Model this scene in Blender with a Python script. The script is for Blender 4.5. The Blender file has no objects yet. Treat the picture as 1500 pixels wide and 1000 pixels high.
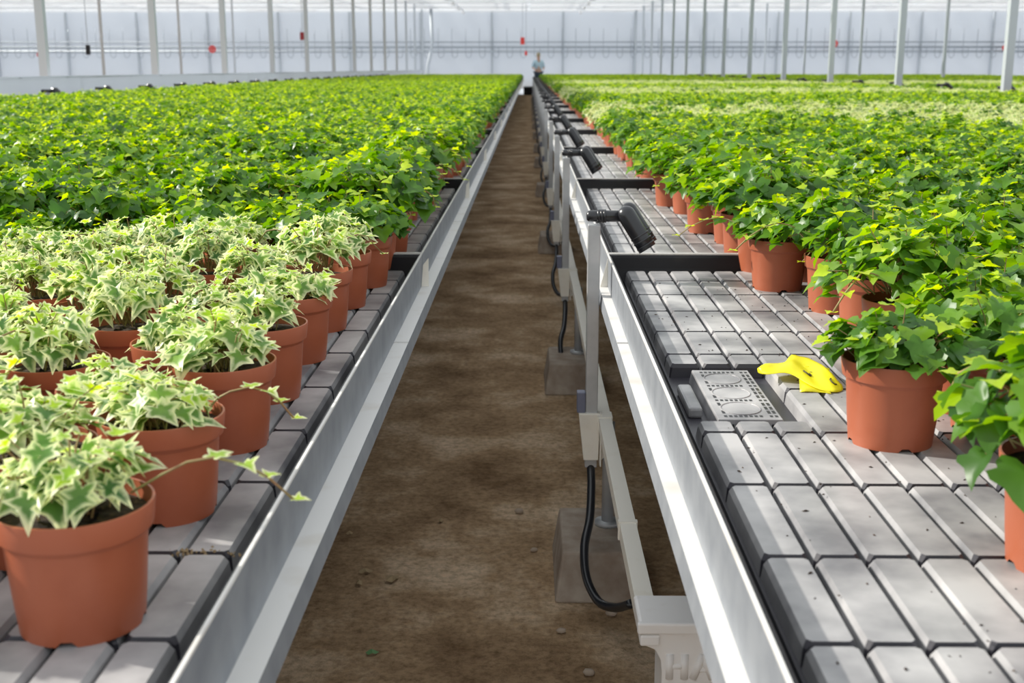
import bpy, math, random
from mathutils import Vector, Matrix, Euler
R = math.radians
random.seed(7)
H = 1.15                     # camera height
ZT = H - .4535               # top of the tile mats (pots stand here)
ZR = H - .42                 # tray rim
ZL = H - .49                 # ledge rail top
F = 1750.0
scn = bpy.context.scene
COL = scn.collection

# ------------------------------------------------------------------ helpers
class MB:
    def __init__(s): s.v = []; s.f = []; s.m = []; s.e = []; s.t = []; s.attr = False
    def add(s, vs, fs, mi=0, e=None, t=None):
        b = len(s.v); s.v.extend([tuple(p) for p in vs]); s.f.extend([tuple(b + i for i in f) for f in fs]); s.m.extend([mi] * len(fs))
        n = len(vs); s.e.extend(e if e is not None else [0.0] * n); s.t.extend([t if t is not None else 0.0] * n)
        if e is not None: s.attr = True
    def box(s, x0, x1, y0, y1, z0, z1, mi=0):
        vs = [(x, y, z) for z in (z0, z1) for y in (y0, y1) for x in (x0, x1)]
        s.add(vs, [(0, 2, 3, 1), (4, 5, 7, 6), (0, 1, 5, 4), (2, 6, 7, 3), (0, 4, 6, 2), (1, 3, 7, 5)], mi)
    def hexa(s, lo, hi, mi=0):      # lo, hi: four points each, counter clockwise seen from above
        s.add(lo + hi, [(3, 2, 1, 0), (4, 5, 6, 7), (0, 1, 5, 4), (1, 2, 6, 5), (2, 3, 7, 6), (3, 0, 4, 7)], mi)
    def tube(s, pts, r, n=10, mi=0, cap=True):
        pts = [Vector(p) for p in pts]; rs = r if isinstance(r, (list, tuple)) else [r] * len(pts)
        vs = []; fs = []; nrm = None
        for i, p in enumerate(pts):
            d = (pts[min(i + 1, len(pts) - 1)] - pts[max(i - 1, 0)]).normalized()
            if nrm is None: nrm = d.orthogonal().normalized()
            else:
                nrm = nrm - d * nrm.dot(d); nrm = nrm.normalized() if nrm.length > 1e-6 else d.orthogonal().normalized()
            b = d.cross(nrm)
            for k in range(n):
                a = 2 * math.pi * k / n; vs.append(p + (nrm * math.cos(a) + b * math.sin(a)) * rs[i])
        for i in range(len(pts) - 1):
            for k in range(n):
                k2 = (k + 1) % n; fs.append((i * n + k, i * n + k2, (i + 1) * n + k2, (i + 1) * n + k))
        if cap: fs.append(tuple(range(n - 1, -1, -1))); fs.append(tuple((len(pts) - 1) * n + k for k in range(n)))
        s.add(vs, fs, mi)
    def merge(s, o, M=None, dm=0):
        b = len(s.v); s.v.extend([tuple(M @ Vector(p)) for p in o.v] if M else o.v)
        s.f.extend([tuple(b + i for i in f) for f in o.f]); s.m.extend([k + dm for k in o.m]); s.e.extend(o.e); s.t.extend(o.t); s.attr = s.attr or o.attr
    def mesh(s, name, mats, smooth=False):
        me = bpy.data.meshes.new(name); me.from_pydata(s.v, [], s.f)
        for m in (mats if isinstance(mats, (list, tuple)) else [mats]): me.materials.append(m)
        me.polygons.foreach_set('material_index', s.m)
        if smooth: me.polygons.foreach_set('use_smooth', [True] * len(s.f))
        if s.attr:
            a = me.attributes.new('edge', 'FLOAT', 'POINT'); a.data.foreach_set('value', s.e)
            a = me.attributes.new('tint', 'FLOAT', 'POINT'); a.data.foreach_set('value', s.t)
        me.update(); return me
    def build(s, name, mats, parent=None, smooth=False, bevel=0):
        o = link(name, s.mesh(name, mats, smooth), parent)
        if bevel: bev(o, bevel)
        return o
def bev(o, w, seg=2):
    m = o.modifiers.new('bevel', 'BEVEL'); m.width = w; m.segments = seg; m.limit_method = 'ANGLE'; m.angle_limit = R(40)
def link(name, data, parent=None):
    o = bpy.data.objects.new(name, data); COL.objects.link(o)
    if parent: o.parent = parent
    return o
def tag(o, label=None, cat=None, group=None, kind=None):
    if label: o['label'] = label
    if cat: o['category'] = cat
    if group: o['group'] = group
    if kind: o['kind'] = kind
    return o
def empty(name, loc, rz=0):
    o = link(name, None); o.location = loc; o.rotation_euler = (0, 0, rz); o.empty_display_size = .05; return o
def copy_tree(o, parent=None):
    c = o.copy(); COL.objects.link(c); c.parent = parent
    for ch in list(o.children): copy_tree(ch, c)
    return c
def ordinal(n):
    w = ['', 'first', 'second', 'third', 'fourth', 'fifth', 'sixth', 'seventh', 'eighth', 'ninth', 'tenth', 'eleventh', 'twelfth']
    if n < len(w): return w[n]
    return '%d%s' % (n, 'th' if 10 <= n % 100 <= 20 else {1: 'st', 2: 'nd', 3: 'rd'}.get(n % 10, 'th'))

# ------------------------------------------------------------------ materials
def mat(name, col, rough=.5, metal=0, spec=.5, noise=None, bump=None, trans=0, coat=0):
    """noise = (colour2, scale, lo, hi[, detail]); bump = (scale, strength, distance)"""
    m = bpy.data.materials.new(name); m.use_nodes = True; nt = m.node_tree; N = nt.nodes; L = nt.links
    p = N['Principled BSDF']; p.inputs['Base Color'].default_value = (*col, 1); p.inputs['Roughness'].default_value = rough
    p.inputs['Metallic'].default_value = metal; p.inputs['Specular IOR Level'].default_value = spec; p.inputs['Coat Weight'].default_value = coat
    tc = N.new('ShaderNodeTexCoord')
    if noise:
        n = N.new('ShaderNodeTexNoise'); n.inputs['Scale'].default_value = noise[1]; n.inputs['Detail'].default_value = noise[4] if len(noise) > 4 else 6
        L.new(tc.outputs['Object'], n.inputs['Vector'])
        r = N.new('ShaderNodeValToRGB'); r.color_ramp.elements[0].position = noise[2]; r.color_ramp.elements[1].position = noise[3]
        r.color_ramp.elements[0].color = (*col, 1); r.color_ramp.elements[1].color = (*noise[0], 1)
        L.new(n.outputs['Fac'], r.inputs['Fac']); L.new(r.outputs['Color'], p.inputs['Base Color'])
    if bump:
        n = N.new('ShaderNodeTexNoise'); n.inputs['Scale'].default_value = bump[0]; n.inputs['Detail'].default_value = 5
        L.new(tc.outputs['Object'], n.inputs['Vector'])
        b = N.new('ShaderNodeBump'); b.inputs['Strength'].default_value = bump[1]; b.inputs['Distance'].default_value = bump[2]
        L.new(n.outputs['Fac'], b.inputs['Height']); L.new(b.outputs['Normal'], p.inputs['Normal'])
    if trans:
        t = N.new('ShaderNodeBsdfTranslucent'); t.inputs['Color'].default_value = (*col, 1); mx = N.new('ShaderNodeMixShader'); mx.inputs[0].default_value = trans
        L.new(p.outputs[0], mx.inputs[1]); L.new(t.outputs[0], mx.inputs[2]); L.new(mx.outputs[0], N['Material Output'].inputs['Surface'])
    return m

def leaf_mat(name, ramp, edge=None, trans=.4, rough=.38):
    """colour by leaf age (tint); edge = (colour, from, to) blends a cream margin in towards the outline"""
    m = bpy.data.materials.new(name); m.use_nodes = True; nt = m.node_tree; N = nt.nodes; L = nt.links
    p = N['Principled BSDF']; p.inputs['Roughness'].default_value = rough; p.inputs['Specular IOR Level'].default_value = .5
    a = N.new('ShaderNodeAttribute'); a.attribute_name = 'tint'
    oi = N.new('ShaderNodeObjectInfo'); ad = N.new('ShaderNodeMath'); ad.operation = 'MULTIPLY_ADD'; ad.inputs[1].default_value = .16; ad.inputs[2].default_value = -.08
    L.new(oi.outputs['Random'], ad.inputs[0])
    sm = N.new('ShaderNodeMath'); sm.operation = 'ADD'; L.new(a.outputs['Fac'], sm.inputs[0]); L.new(ad.outputs[0], sm.inputs[1])
    r = N.new('ShaderNodeValToRGB'); els = r.color_ramp.elements
    while len(els) < len(ramp): els.new(.5)
    for e, (pos, c) in zip(els, ramp): e.position = pos; e.color = (*c, 1)
    L.new(sm.outputs[0], r.inputs['Fac']); out = r.outputs['Color']
    if edge:
        e = N.new('ShaderNodeAttribute'); e.attribute_name = 'edge'
        tc = N.new('ShaderNodeTexCoord'); n = N.new('ShaderNodeTexNoise'); n.inputs['Scale'].default_value = 90; n.inputs['Detail'].default_value = 3
        L.new(tc.outputs['Object'], n.inputs['Vector'])
        q = N.new('ShaderNodeMath'); q.operation = 'MULTIPLY_ADD'; q.inputs[1].default_value = .9; L.new(n.outputs['Fac'], q.inputs[0])
        s2 = N.new('ShaderNodeMath'); s2.operation = 'SUBTRACT'; s2.inputs[1].default_value = .45; L.new(e.outputs['Fac'], s2.inputs[0]); L.new(s2.outputs[0], q.inputs[2])
        mr = N.new('ShaderNodeMapRange'); mr.inputs['From Min'].default_value = edge[1]; mr.inputs['From Max'].default_value = edge[2]; L.new(q.outputs[0], mr.inputs['Value'])
        mx = N.new('ShaderNodeMix'); mx.data_type = 'RGBA'; L.new(mr.outputs[0], mx.inputs['Factor']); L.new(out, mx.inputs['A']); mx.inputs['B'].default_value = (*edge[0], 1)
        out = mx.outputs['Result']
    L.new(out, p.inputs['Base Color'])
    t = N.new('ShaderNodeBsdfTranslucent'); hs = N.new('ShaderNodeHueSaturation'); hs.inputs['Hue'].default_value = .485; hs.inputs['Saturation'].default_value = 1.1; hs.inputs['Value'].default_value = 1.5
    L.new(out, hs.inputs['Color']); L.new(hs.outputs[0], t.inputs['Color'])
    ms = N.new('ShaderNodeMixShader'); ms.inputs[0].default_value = trans; L.new(p.outputs[0], ms.inputs[1]); L.new(t.outputs[0], ms.inputs[2])
    L.new(ms.outputs[0], N['Material Output'].inputs['Surface'])
    return m

M = {}
M['pot'] = mat('terracotta_plastic', (.43, .12, .057), .42, noise=((.36, .09, .04), 14, .45, .75), bump=(60, .08, .002))
M['soil'] = mat('peat', (.035, .022, .014), .95, noise=((.12, .075, .04), 150, .5, .75), bump=(160, 1, .004))
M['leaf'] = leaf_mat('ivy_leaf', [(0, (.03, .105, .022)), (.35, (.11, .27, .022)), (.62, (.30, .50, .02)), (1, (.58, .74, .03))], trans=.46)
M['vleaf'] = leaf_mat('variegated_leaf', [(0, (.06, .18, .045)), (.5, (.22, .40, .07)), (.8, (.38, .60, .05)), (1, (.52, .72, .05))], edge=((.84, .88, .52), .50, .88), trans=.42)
M['cleaf'] = leaf_mat('cream_leaf', [(0, (.10, .24, .05)), (.5, (.22, .38, .07)), (1, (.45, .6, .10))], edge=((.72, .74, .40), .42, .85), trans=.36)
M['stem'] = mat('ivy_stem', (.30, .28, .10), .6, noise=((.34, .14, .08), 30, .4, .7))
M['tile'] = mat('grey_tray_plastic', (.17, .17, .182), .42, spec=.5, noise=((.50, .49, .49), 9, .34, .66, 10), bump=(90, .12, .001))
M['tileshade'] = mat('shaded_tray_plastic', (.035, .033, .042), .4, spec=.5)  # darkened tray plastic: shade of tile fronts and backs painted in; also mat base
M['black'] = mat('black_plastic', (.013, .013, .016), .38, spec=.3, noise=((.05, .045, .035), 9, .6, .85))
M['pipe'] = mat('black_rubber_pipe', (.02, .021, .025), .28, spec=.6)
M['galv'] = mat('galvanised_steel', (.30, .32, .35), .55, metal=.25, noise=((.23, .25, .28), 22, .35, .7), bump=(25, .05, .002))
M['alu'] = mat('white_painted_rail', (.70, .69, .67), .6, noise=((.58, .54, .48), 12, .55, .8), spec=.3)
M['cream'] = mat('cream_painted_steel', (.90, .86, .77), .45, noise=((.8, .74, .62), 15, .58, .8))
M['post'] = mat('grey_zinc_post', (.44, .45, .46), .45, metal=.4, noise=((.55, .56, .57), 16, .4, .7))
M['whitep'] = mat('white_plastic', (.92, .90, .88), .42, noise=((.82, .78, .74), 30, .6, .8), bump=(40, .05, .002))
M['concrete'] = mat('concrete', (.44, .37, .30), .9, noise=((.26, .19, .14), 16, .35, .7), bump=(70, .5, .004))
M['bluebox'] = mat('grey_blue_clip', (.16, .17, .24), .45)
M['yellow'] = mat('yellow_plastic_tag', (.95, .88, .02), .35, trans=.25)
M['ink'] = mat('dark_print', (.06, .05, .02), .6)
M['dry'] = mat('dry_leaf', (.33, .24, .13), .8)
M['gleaf'] = mat('green_fallen_leaf', (.12, .25, .10), .6)
M['stone'] = mat('small_stone', (.42, .33, .25), .9)
M['film'] = mat('white_film', (.66, .70, .76), .55, trans=.22, bump=(1.2, .25, .05))
M['screen'] = mat('shade_screen', (.80, .80, .81), .8, trans=.45, noise=((.7, .7, .72), 1.4, .45, .7))
M['bar'] = mat('white_aluminium_bar', (.78, .80, .82), .5, metal=.2)
M['steel'] = mat('blue_grey_steel', (.36, .40, .44), .5, metal=.3)
M['lightpost'] = mat('light_grey_post', (.50, .54, .58), .45, metal=.25)
M['red'] = mat('red_paint', (.70, .05, .04), .45)
M['darkred'] = mat('dark_red_plastic', (.30, .02, .03), .4)
M['whitefloor'] = mat('white_ground_cloth', (.72, .75, .8), .7)
M['shirt'] = mat('light_blue_shirt', (.45, .62, .72), .8)
M['trouser'] = mat('dark_trousers', (.03, .045, .07), .8)
M['skin'] = mat('skin', (.55, .34, .25), .55)
M['hair'] = mat('fair_hair', (.40, .33, .22), .7)
M['lampw'] = mat('lamp_housing', (.85, .85, .85), .4)
# glass: mostly clear, lightly whitewashed
g = bpy.data.materials.new('whitewashed_glass'); g.use_nodes = True; N = g.node_tree.nodes; L = g.node_tree.links; N.remove(N['Principled BSDF'])
tr = N.new('ShaderNodeBsdfTransparent'); tr.inputs[0].default_value = (.97, .98, .98, 1); tl = N.new('ShaderNodeBsdfTranslucent'); tl.inputs[0].default_value = (.95, .97, 1, 1)
mx = N.new('ShaderNodeMixShader'); mx.inputs[0].default_value = .22; L.new(tr.outputs[0], mx.inputs[1]); L.new(tl.outputs[0], mx.inputs[2]); L.new(mx.outputs[0], N['Material Output'].inputs[0])
M['glass'] = g
# dirt floor
m = bpy.data.materials.new('packed_earth'); m.use_nodes = True; N = m.node_tree.nodes; L = m.node_tree.links; p = N['Principled BSDF']; p.inputs['Roughness'].default_value = .95; p.inputs['Specular IOR Level'].default_value = .15
tc = N.new('ShaderNodeTexCoord')
def nz(sc, det, rough=.6):
    n = N.new('ShaderNodeTexNoise'); n.inputs['Scale'].default_value = sc; n.inputs['Detail'].default_value = det; n.inputs['Roughness'].default_value = rough; L.new(tc.outputs['Object'], n.inputs['Vector']); return n
def rp(n, els):
    r = N.new('ShaderNodeValToRGB'); e = r.color_ramp.elements
    while len(e) < len(els): e.new(.5)
    for q, (a, c) in zip(e, els): q.position = a; q.color = (*c, 1)
    L.new(n.outputs['Fac'], r.inputs['Fac']); return r
r1 = rp(nz(2.6, 9, .68), [(.34, (.24, .145, .075)), (.5, (.49, .33, .19)), (.66, (.80, .61, .42))])
r2 = rp(nz(55, 8, .7), [(.32, (.45, .42, .38)), (.55, (1, 1, 1)), (.78, (1.25, 1.2, 1.15))])
mm = N.new('ShaderNodeMix'); mm.data_type = 'RGBA'; mm.blend_type = 'MULTIPLY'; mm.inputs['Factor'].default_value = .85
L.new(r1.outputs[0], mm.inputs['A']); L.new(r2.outputs[0], mm.inputs['B']); L.new(mm.outputs['Result'], p.inputs['Base Color'])
b = N.new('ShaderNodeBump'); b.inputs['Strength'].default_value = .9; b.inputs['Distance'].default_value = .012; L.new(nz(38, 9, .7).outputs['Fac'], b.inputs['Height']); L.new(b.outputs[0], p.inputs['Normal'])
M['earth'] = m

# ------------------------------------------------------------------ camera
cam = bpy.data.cameras.new('camera'); co = link('camera', cam); cam.sensor_width = 36; cam.lens = F / 1500 * 36
PITCH = math.atan(400 / F); YAW = math.atan(25 / F * math.cos(PITCH))
co.location = (0, 0, H); co.rotation_euler = (R(90) - PITCH, 0, YAW); scn.camera = co; cam.clip_end = 300; cam.clip_start = .05
cam.dof.use_dof = True; cam.dof.focus_distance = 2.0; cam.dof.aperture_fstop = 9
CM = Matrix.Translation(co.location) @ co.rotation_euler.to_matrix().to_4x4(); CI = CM.inverted()
def px(x, y, z):
    q = CI @ Vector((x, y, z))
    if q.z > -.01: return None
    return (750 + F * q.x / -q.z, 500 - F * q.y / -q.z, -q.z)
def at(u, v, z):                 # a point of the photograph at height z
    d = CM.to_3x3() @ Vector(((u - 750) / F, (500 - v) / F, -1)); t = (z - H) / d.z
    return Vector((d.x * t, d.y * t, z))

# ------------------------------------------------------------------ light
w = bpy.data.worlds.new('world'); scn.world = w; w.use_nodes = True; bg = w.node_tree.nodes['Background']; bg.inputs[0].default_value = (.93, .97, 1, 1); bg.inputs[1].default_value = 1.0
sun = bpy.data.lights.new('sun', 'SUN'); sun.energy = 5.2; sun.angle = R(1.3); sun.color = (1, .95, .86)
so = link('sun', sun); so.rotation_euler = Vector((.82, -.24, -.50)).to_track_quat('-Z', 'Y').to_euler(); so.location = (-20, 20, 20)
scn.view_settings.view_transform = 'Standard'; scn.view_settings.look = 'None'; scn.view_settings.gamma = 1; scn.view_settings.exposure = 0; scn.view_settings.use_curve_mapping = False
try: scn.cycles.max_bounces = 8; scn.cycles.transparent_max_bounces = 12; scn.cycles.sample_clamp_indirect = 6
except Exception: pass

# ------------------------------------------------------------------ structure
fl = MB(); fl.add([(-40, -6, 0), (40, -6, 0), (40, 71, 0), (-40, 71, 0)], [(0, 1, 2, 3)]); tag(fl.build('floor', M['earth']), kind='structure')
t = MB(); t.box(-39, 39, 54.2, 69.9, .002, .012); tag(t.build('trim_1', M['whitefloor']), kind='structure')     # white ground cloth on the cross path
YW = 70.0; ZC = 4.25
def wall(name, a, b, h, nx=420):
    mb = MB(); vs = []; fs = []
    a = Vector(a); b = Vector(b); d = b - a; nrm = Vector((-d.y, d.x, 0)).normalized(); nz_ = 10
    for i in range(nx + 1):
        for j in range(nz_ + 1):
            u = i / nx; o = .05 * math.sin(u * 71) * math.sin(j * .9 + u * 23) + .05 * math.sin(u * 300 + j * 1.3 + 2 * math.sin(u * 40)) * (.5 + .5 * math.sin(u * 33))
            q = a + d * u + nrm * o; vs.append((q.x, q.y, h * j / nz_))
    for i in range(nx):
        for j in range(nz_): k = i * (nz_ + 1) + j; fs.append((k, k + nz_ + 1, k + nz_ + 2, k + 1))
    mb.add(vs, fs); return tag(mb.build(name, M['film'], smooth=True), kind='structure')
wall('wall_back', (-38, YW + .25, 0), (38, YW + .25, 0), ZC)
wall('wall_left', (-38, 4, 0), (-38, YW, 0), ZC, 200)
wall('wall_right', (38, YW, 0), (38, 4, 0), ZC, 200)
# glazed roof: ridges along the aisle, every 4 m
gl = MB(); bars = MB(); Y0, Y1 = 26, YW
for k in range(-9, 10):
    x = k * 4.0
    gl.add([(x - 2, Y0, 4.9), (x, Y0, 5.7), (x, Y1, 5.7), (x - 2, Y1, 4.9)], [(0, 1, 2, 3)]); gl.add([(x, Y0, 5.7), (x + 2, Y0, 4.9), (x + 2, Y1, 4.9), (x, Y1, 5.7)], [(0, 1, 2, 3)])
    bars.box(x - .03, x + .03, Y0, Y1, 5.7, 5.76); bars.box(x - 2.08, x - 1.92, Y0, Y1, 4.78, 4.88)
    for s in (-1, 1):
        for j in range(int((Y1 - Y0) / 1.1)):
            y = Y0 + j * 1.1; bars.hexa([(x + s * 2, y, 4.87), (x, y, 5.67), (x, y + .03, 5.67), (x + s * 2, y + .03, 4.87)] if s < 0 else [(x, y, 5.67), (x + 2, y, 4.87), (x + 2, y + .03, 4.87), (x, y + .03, 5.67)],
                      [(x + s * 2, y, 4.9), (x, y, 5.7), (x, y + .03, 5.7), (x + s * 2, y + .03, 4.9)] if s < 0 else [(x, y, 5.7), (x + 2, y, 4.9), (x + 2, y + .03, 4.9), (x, y + .03, 5.7)])
c = gl.build('ceiling', M['glass']); tag(c, kind='structure')
tag(bars.build('trim_2', M['bar']), kind='structure')
# horizontal shade screens, gathered in pleats
sc_ = MB(); rnd = random.Random(3)
for j in range(14):
    y0 = 28.5 + j * 3.0
    for i in range(20):
        x0 = -40 + i * 4.0 + rnd.uniform(-.1, .1); y1 = y0 + rnd.choice((1.2, 1.7, 2.2)); z = ZC + .12 + rnd.uniform(-.03, .03); n = 12; vs = []; fs = []
        for q in range(n + 1):
            yy = y0 + (y1 - y0) * q / n; zz = z + (.035 if q % 2 else -.035); vs += [(x0, yy, zz), (x0 + 3.9, yy, zz)]
        for q in range(n): fs.append((2 * q, 2 * q + 1, 2 * q + 3, 2 * q + 2))
        sc_.add(vs, fs)
tag(sc_.build('trim_3', M['screen']), kind='structure')
tr_ = MB()
for j in range(11):
    y = 24.45 + 4.5 * j
    if y > YW: break
    tr_.box(-39, 39, y - .03, y + .03, ZC + .3, ZC + .36); tr_.box(-39, 39, y - .03, y + .03, ZC - .02, ZC + .03)
    for i in range(78): x = -39 + i; tr_.tube([(x, y, ZC), (x + .5, y, ZC + .32), (x + 1, y, ZC)], .012, 4)
tag(tr_.build('trim_4', M['bar']), kind='structure')

# ------------------------------------------------------------------ posts, wall studs, pipes
def post_mesh(wd, h, dp=None):
    mb = MB(); dp = dp or wd; a = wd / 2; b2 = dp / 2; mb.box(-a, a, -b2, b2, 0, h); return mb
pm = post_mesh(.10, 4.6).mesh('support_post', M['lightpost']); bp = MB(); bp.box(-.11, .11, -.11, .11, 0, .015); bpm = bp.mesh('base_plate', M['steel'])
cp = MB(); cp.box(-.16, .16, -.05, .05, 4.6, 4.68); cpm = cp.mesh('head_plate', M['bar'])
def add_post(x, y, label):
    e = empty('support_post', (x, y, 0)); tag(e, label, 'post', 'roof posts'); link('shaft', pm, e); link('base_plate', bpm, e); link('head_plate', cpm, e); return e
for i in range(13):
    y = 15.1 + i * 4.5
    if y > 69.3: break
    add_post(-6.0, y, 'grey roof post of the left row, %s from the camera' % ordinal(i + 1))
    add_post(6.0, y + .35, 'grey roof post of the right row, %s from the camera' % ordinal(i + 1))
for i in range(5):
    add_post(-14.0, 22.15 + i * 9, 'slim roof post far left behind the left row, %s nearest' % ordinal(i + 1)).scale = (.8, .8, 1)
    add_post(12.0, 26.65 + i * 9, 'slim roof post far right behind the right row, %s nearest' % ordinal(i + 1)).scale = (.8, .8, 1)
sm_ = post_mesh(.12, ZC).mesh('wall_stud', M['lightpost'])
for i in range(-9, 9):
    o = link('wall_stud', sm_); o.location = (1.93 + i * 4.05, YW + .1, 0)
    s = 'left' if i < 0 else 'right'; n = -i if i < 0 else i + 1
    tag(o, 'upright grey stud on the white back wall, %s %s of the aisle' % (ordinal(n), s), 'stud', 'studs on the back wall')
for k, (dz, r, mt, lab) in enumerate(((1.45, .035, 'steel', 'uppermost thin grey pipe along the white back wall'), (1.17, .05, 'steel', 'middle dark grey heating pipe along the white back wall'), (.93, .07, 'lightpost', 'lowest thick pale pipe along the white back wall'))):
    mb = MB(); mb.tube([(-37, YW - .12, H + dz), (37, YW - .12, H + dz)], r, 8); tag(mb.build('wall_pipe', M[mt], smooth=True), lab, 'pipe')
hk = MB(); pts = [(0, 0, 1.75)]; pts += [(0, 0, .35)]
for q in range(1, 9): a = math.pi * q / 8; pts.append((.16 - .16 * math.cos(a), 0, .35 - .22 * math.sin(a)))
pts.append((.32, 0, .75)); hk.tube(pts, .016, 6); hkm = hk.mesh('pipe_hanger', M['steel'], True)
for i in range(-44, 45):
    o = link('pipe_hanger', hkm); o.location = (i * .78 + .3, YW - .22, H + .45)
    s = 'left' if i < 0 else 'right'; n = -i if i < 0 else i + 1
    tag(o, 'thin wire hanger loop on the back wall pipes, %s %s of the aisle' % (ordinal(n), s), 'hanger', 'pipe hangers on the back wall')
# gutters over the post rows and lamp rails
for sx, nm in ((-1, 'left'), (1, 'right')):
    mb = MB(); x = 6 * sx; mb.hexa([(x - .06, 12, 4.68), (x + .06, 12, 4.68), (x + .06, YW, 4.68), (x - .06, YW, 4.68)], [(x - .16, 12, 4.86), (x + .16, 12, 4.86), (x + .16, YW, 4.86), (x - .16, YW, 4.86)])
    tag(mb.build('roof_gutter', M['bar']), 'white roof gutter on top of the %s row of posts' % nm, 'gutter')
def lamp_row(x, nm):
    e = empty('cable_rail', (x, 50, ZC)); tag(e, 'white cable rail under the roof on the %s, running to the back wall' % nm, 'rail')
    a = MB(); a.box(-.03, .03, -20, 19.5, -.05, .0); a.build('rail', M['bar'], e)
    for j in range(9): c = MB(); c.box(-.08, .08, -18 + j * 4.4, -17.4 + j * 4.4, -.2, -.05); c.build('fitting', M['lampw'], e, bevel=.02)
lamp_row(-3.6, 'left'); lamp_row(2.8, 'right')
dp_ = MB(); dp_.tube([(-5.45, 68.6, ZC + .1), (-5.4, 68.6, 2.6), (-5.48, 68.5, 2.0), (-5.65, 68.4, 1.3), (-5.7, 68.4, .02)], .09, 10); tag(dp_.build('drain_pipe', M['lightpost'], smooth=True), 'pale drain pipe coming down beside the far end of the left post row', 'pipe')
# little boxes, valves
def valve(x, y, z, r, mt, label, cat='valve'):
    e = empty('valve_wheel', (x, y, z)); tag(e, label, cat)
    a = MB(); n = 14
    a.tube([(r * math.cos(2 * math.pi * k / n), 0, r * math.sin(2 * math.pi * k / n)) for k in range(n + 1)], r * .28, 6, cap=False); a.build('wheel', M[mt], e, smooth=True)
    a = MB(); a.box(-r, r, -.02, .02, -r * .2, r * .2); a.box(-r * .2, r * .2, -.02, .02, -r, r); a.tube([(0, -.03, 0), (0, .2, 0)], r * .35, 8); a.build('hub', M[mt], e)
def at_y(u, v, y):
    d = CM.to_3x3() @ Vector(((u - 750) / F, (500 - v) / F, -1)); t = y / d.y; return Vector((d.x * t, y, H + d.z * t))
def hangbox(u, v, y, wd, h, mt, label, cat, name='hanging_box'):
    q = at_y(u, v, y); e = empty(name, tuple(q)); tag(e, label, cat)
    a = MB(); a.box(-wd / 2, wd / 2, -wd / 3, wd / 3, -h / 2, h / 2); a.build('housing', M[mt], e, bevel=wd * .12)
    a = MB(); a.tube([(0, 0, h / 2), (0, 0, ZC - q.z)], .012, 5); a.build('cord', M['steel'], e)
hangbox(765.5, 60, 60, .20, .34, 'red', 'red box hanging over the far end of the aisle', 'box')
hangbox(770.5, 78, 60, .12, .20, 'red', 'smaller red box hanging below and right of the larger red one', 'box')
hangbox(443, 53, 38, .14, .24, 'darkred', 'dark red box hanging between the left posts', 'box')
hangbox(129, 73, 38, .13, .30, 'black', 'black box hanging far left in front of the back wall pipes', 'box')
q = at_y(311, 72, YW - .4); valve(q.x, q.y, q.z, .17, 'red', 'red valve wheel on the back wall pipes left of the aisle')
q = at_y(1222, 64, YW - .4); valve(q.x, q.y, q.z, .17, 'red', 'red valve wheel on the back wall pipes right of the aisle')
q = at_y(1472, 70, YW - .4); valve(q.x, q.y, q.z, .13, 'red', 'red valve wheel on the back wall pipes at the far right')
q = at_y(57, 80, YW - .4); valve(q.x, q.y, q.z, .11, 'red', 'small red valve wheel on the back wall pipes at the far left')

# low white film barrier beyond the left bench
mb = MB(); vs = []; fs = []; n = 260
for i in range(n + 1):
    y = 3 + 60 * i / n; dx = .03 * math.sin(y * 5.1) + .02 * math.sin(y * 13.7)
    vs += [(-5.52 + dx, y, 0), (-5.5 + dx * .6, y, .55), (-5.5 + dx * .2, y, H - .10 + .01 * math.sin(y * 1.1))]
for i in range(n): k = 3 * i; fs += [(k, k + 3, k + 4, k + 1), (k + 1, k + 4, k + 5, k + 2)]
e = empty('film_barrier', (0, 0, 0)); tag(e, 'low white plastic film barrier standing along the far side of the left bench', 'barrier')
mb.add(vs, fs); s_ = mb.build('film_sheet', M['film'], e, smooth=True); md = s_.modifiers.new('s', 'SOLIDIFY'); md.thickness = .003
mb = MB(); mb.tube([(-5.52, 3, H - .1), (-5.52, 63, H - .1)], .014, 6); mb.build('top_wire', M['steel'], e)

# ------------------------------------------------------------------ trays
EDGES1 = [.30, .50, .695, .89, 1.068, 1.27, 1.467, 1.68, 1.895, 2.067, 2.25, 2.42, 2.584, 2.715]
def tile(mb, x0, x1, y0, y1, z0, z1):
    g_ = .0006; bx = .0052; by0 = .0045; by1 = .003
    x0 += g_; x1 -= g_; y0 += g_; y1 -= g_
    if x1 - x0 < .014 or y1 - y0 < .016: return
    def ring(ix, iy0, iy1, z, c):
        X0, X1, Y0_, Y1_ = x0 + ix, x1 - ix, y0 + iy0, y1 - iy1
        return [(X0 + c, Y0_, z), (X1 - c, Y0_, z), (X1, Y0_ + c, z), (X1, Y1_ - c, z), (X1 - c, Y1_, z), (X0 + c, Y1_, z), (X0, Y1_ - c, z), (X0, Y0_ + c, z)]
    zs = z1 - .006
    r0 = ring(0, 0, 0, z0, .002); r1_ = ring(bx * .35, by0 * .45, by1 * .5, zs, .003); r2_ = ring(bx, by0, by1, z1, .004)
    fs = []
    for k in range(8):
        k2 = (k + 1) % 8; fs.append((k, k2, 8 + k2, 8 + k)); fs.append((8 + k, 8 + k2, 16 + k2, 16 + k))
    fs.append(tuple(range(16, 24))); b_ = len(mb.m); mb.add(r0 + r1_ + r2_, fs)
    for q in range(16): mb.m[b_ + q] = 1 if (q % 2 == 0 and q // 2 not in (2, 6)) or q // 2 in (0, 4, 7, 1) else 0  # shade painted on front and back faces; tops and side bevels stay light
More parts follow.
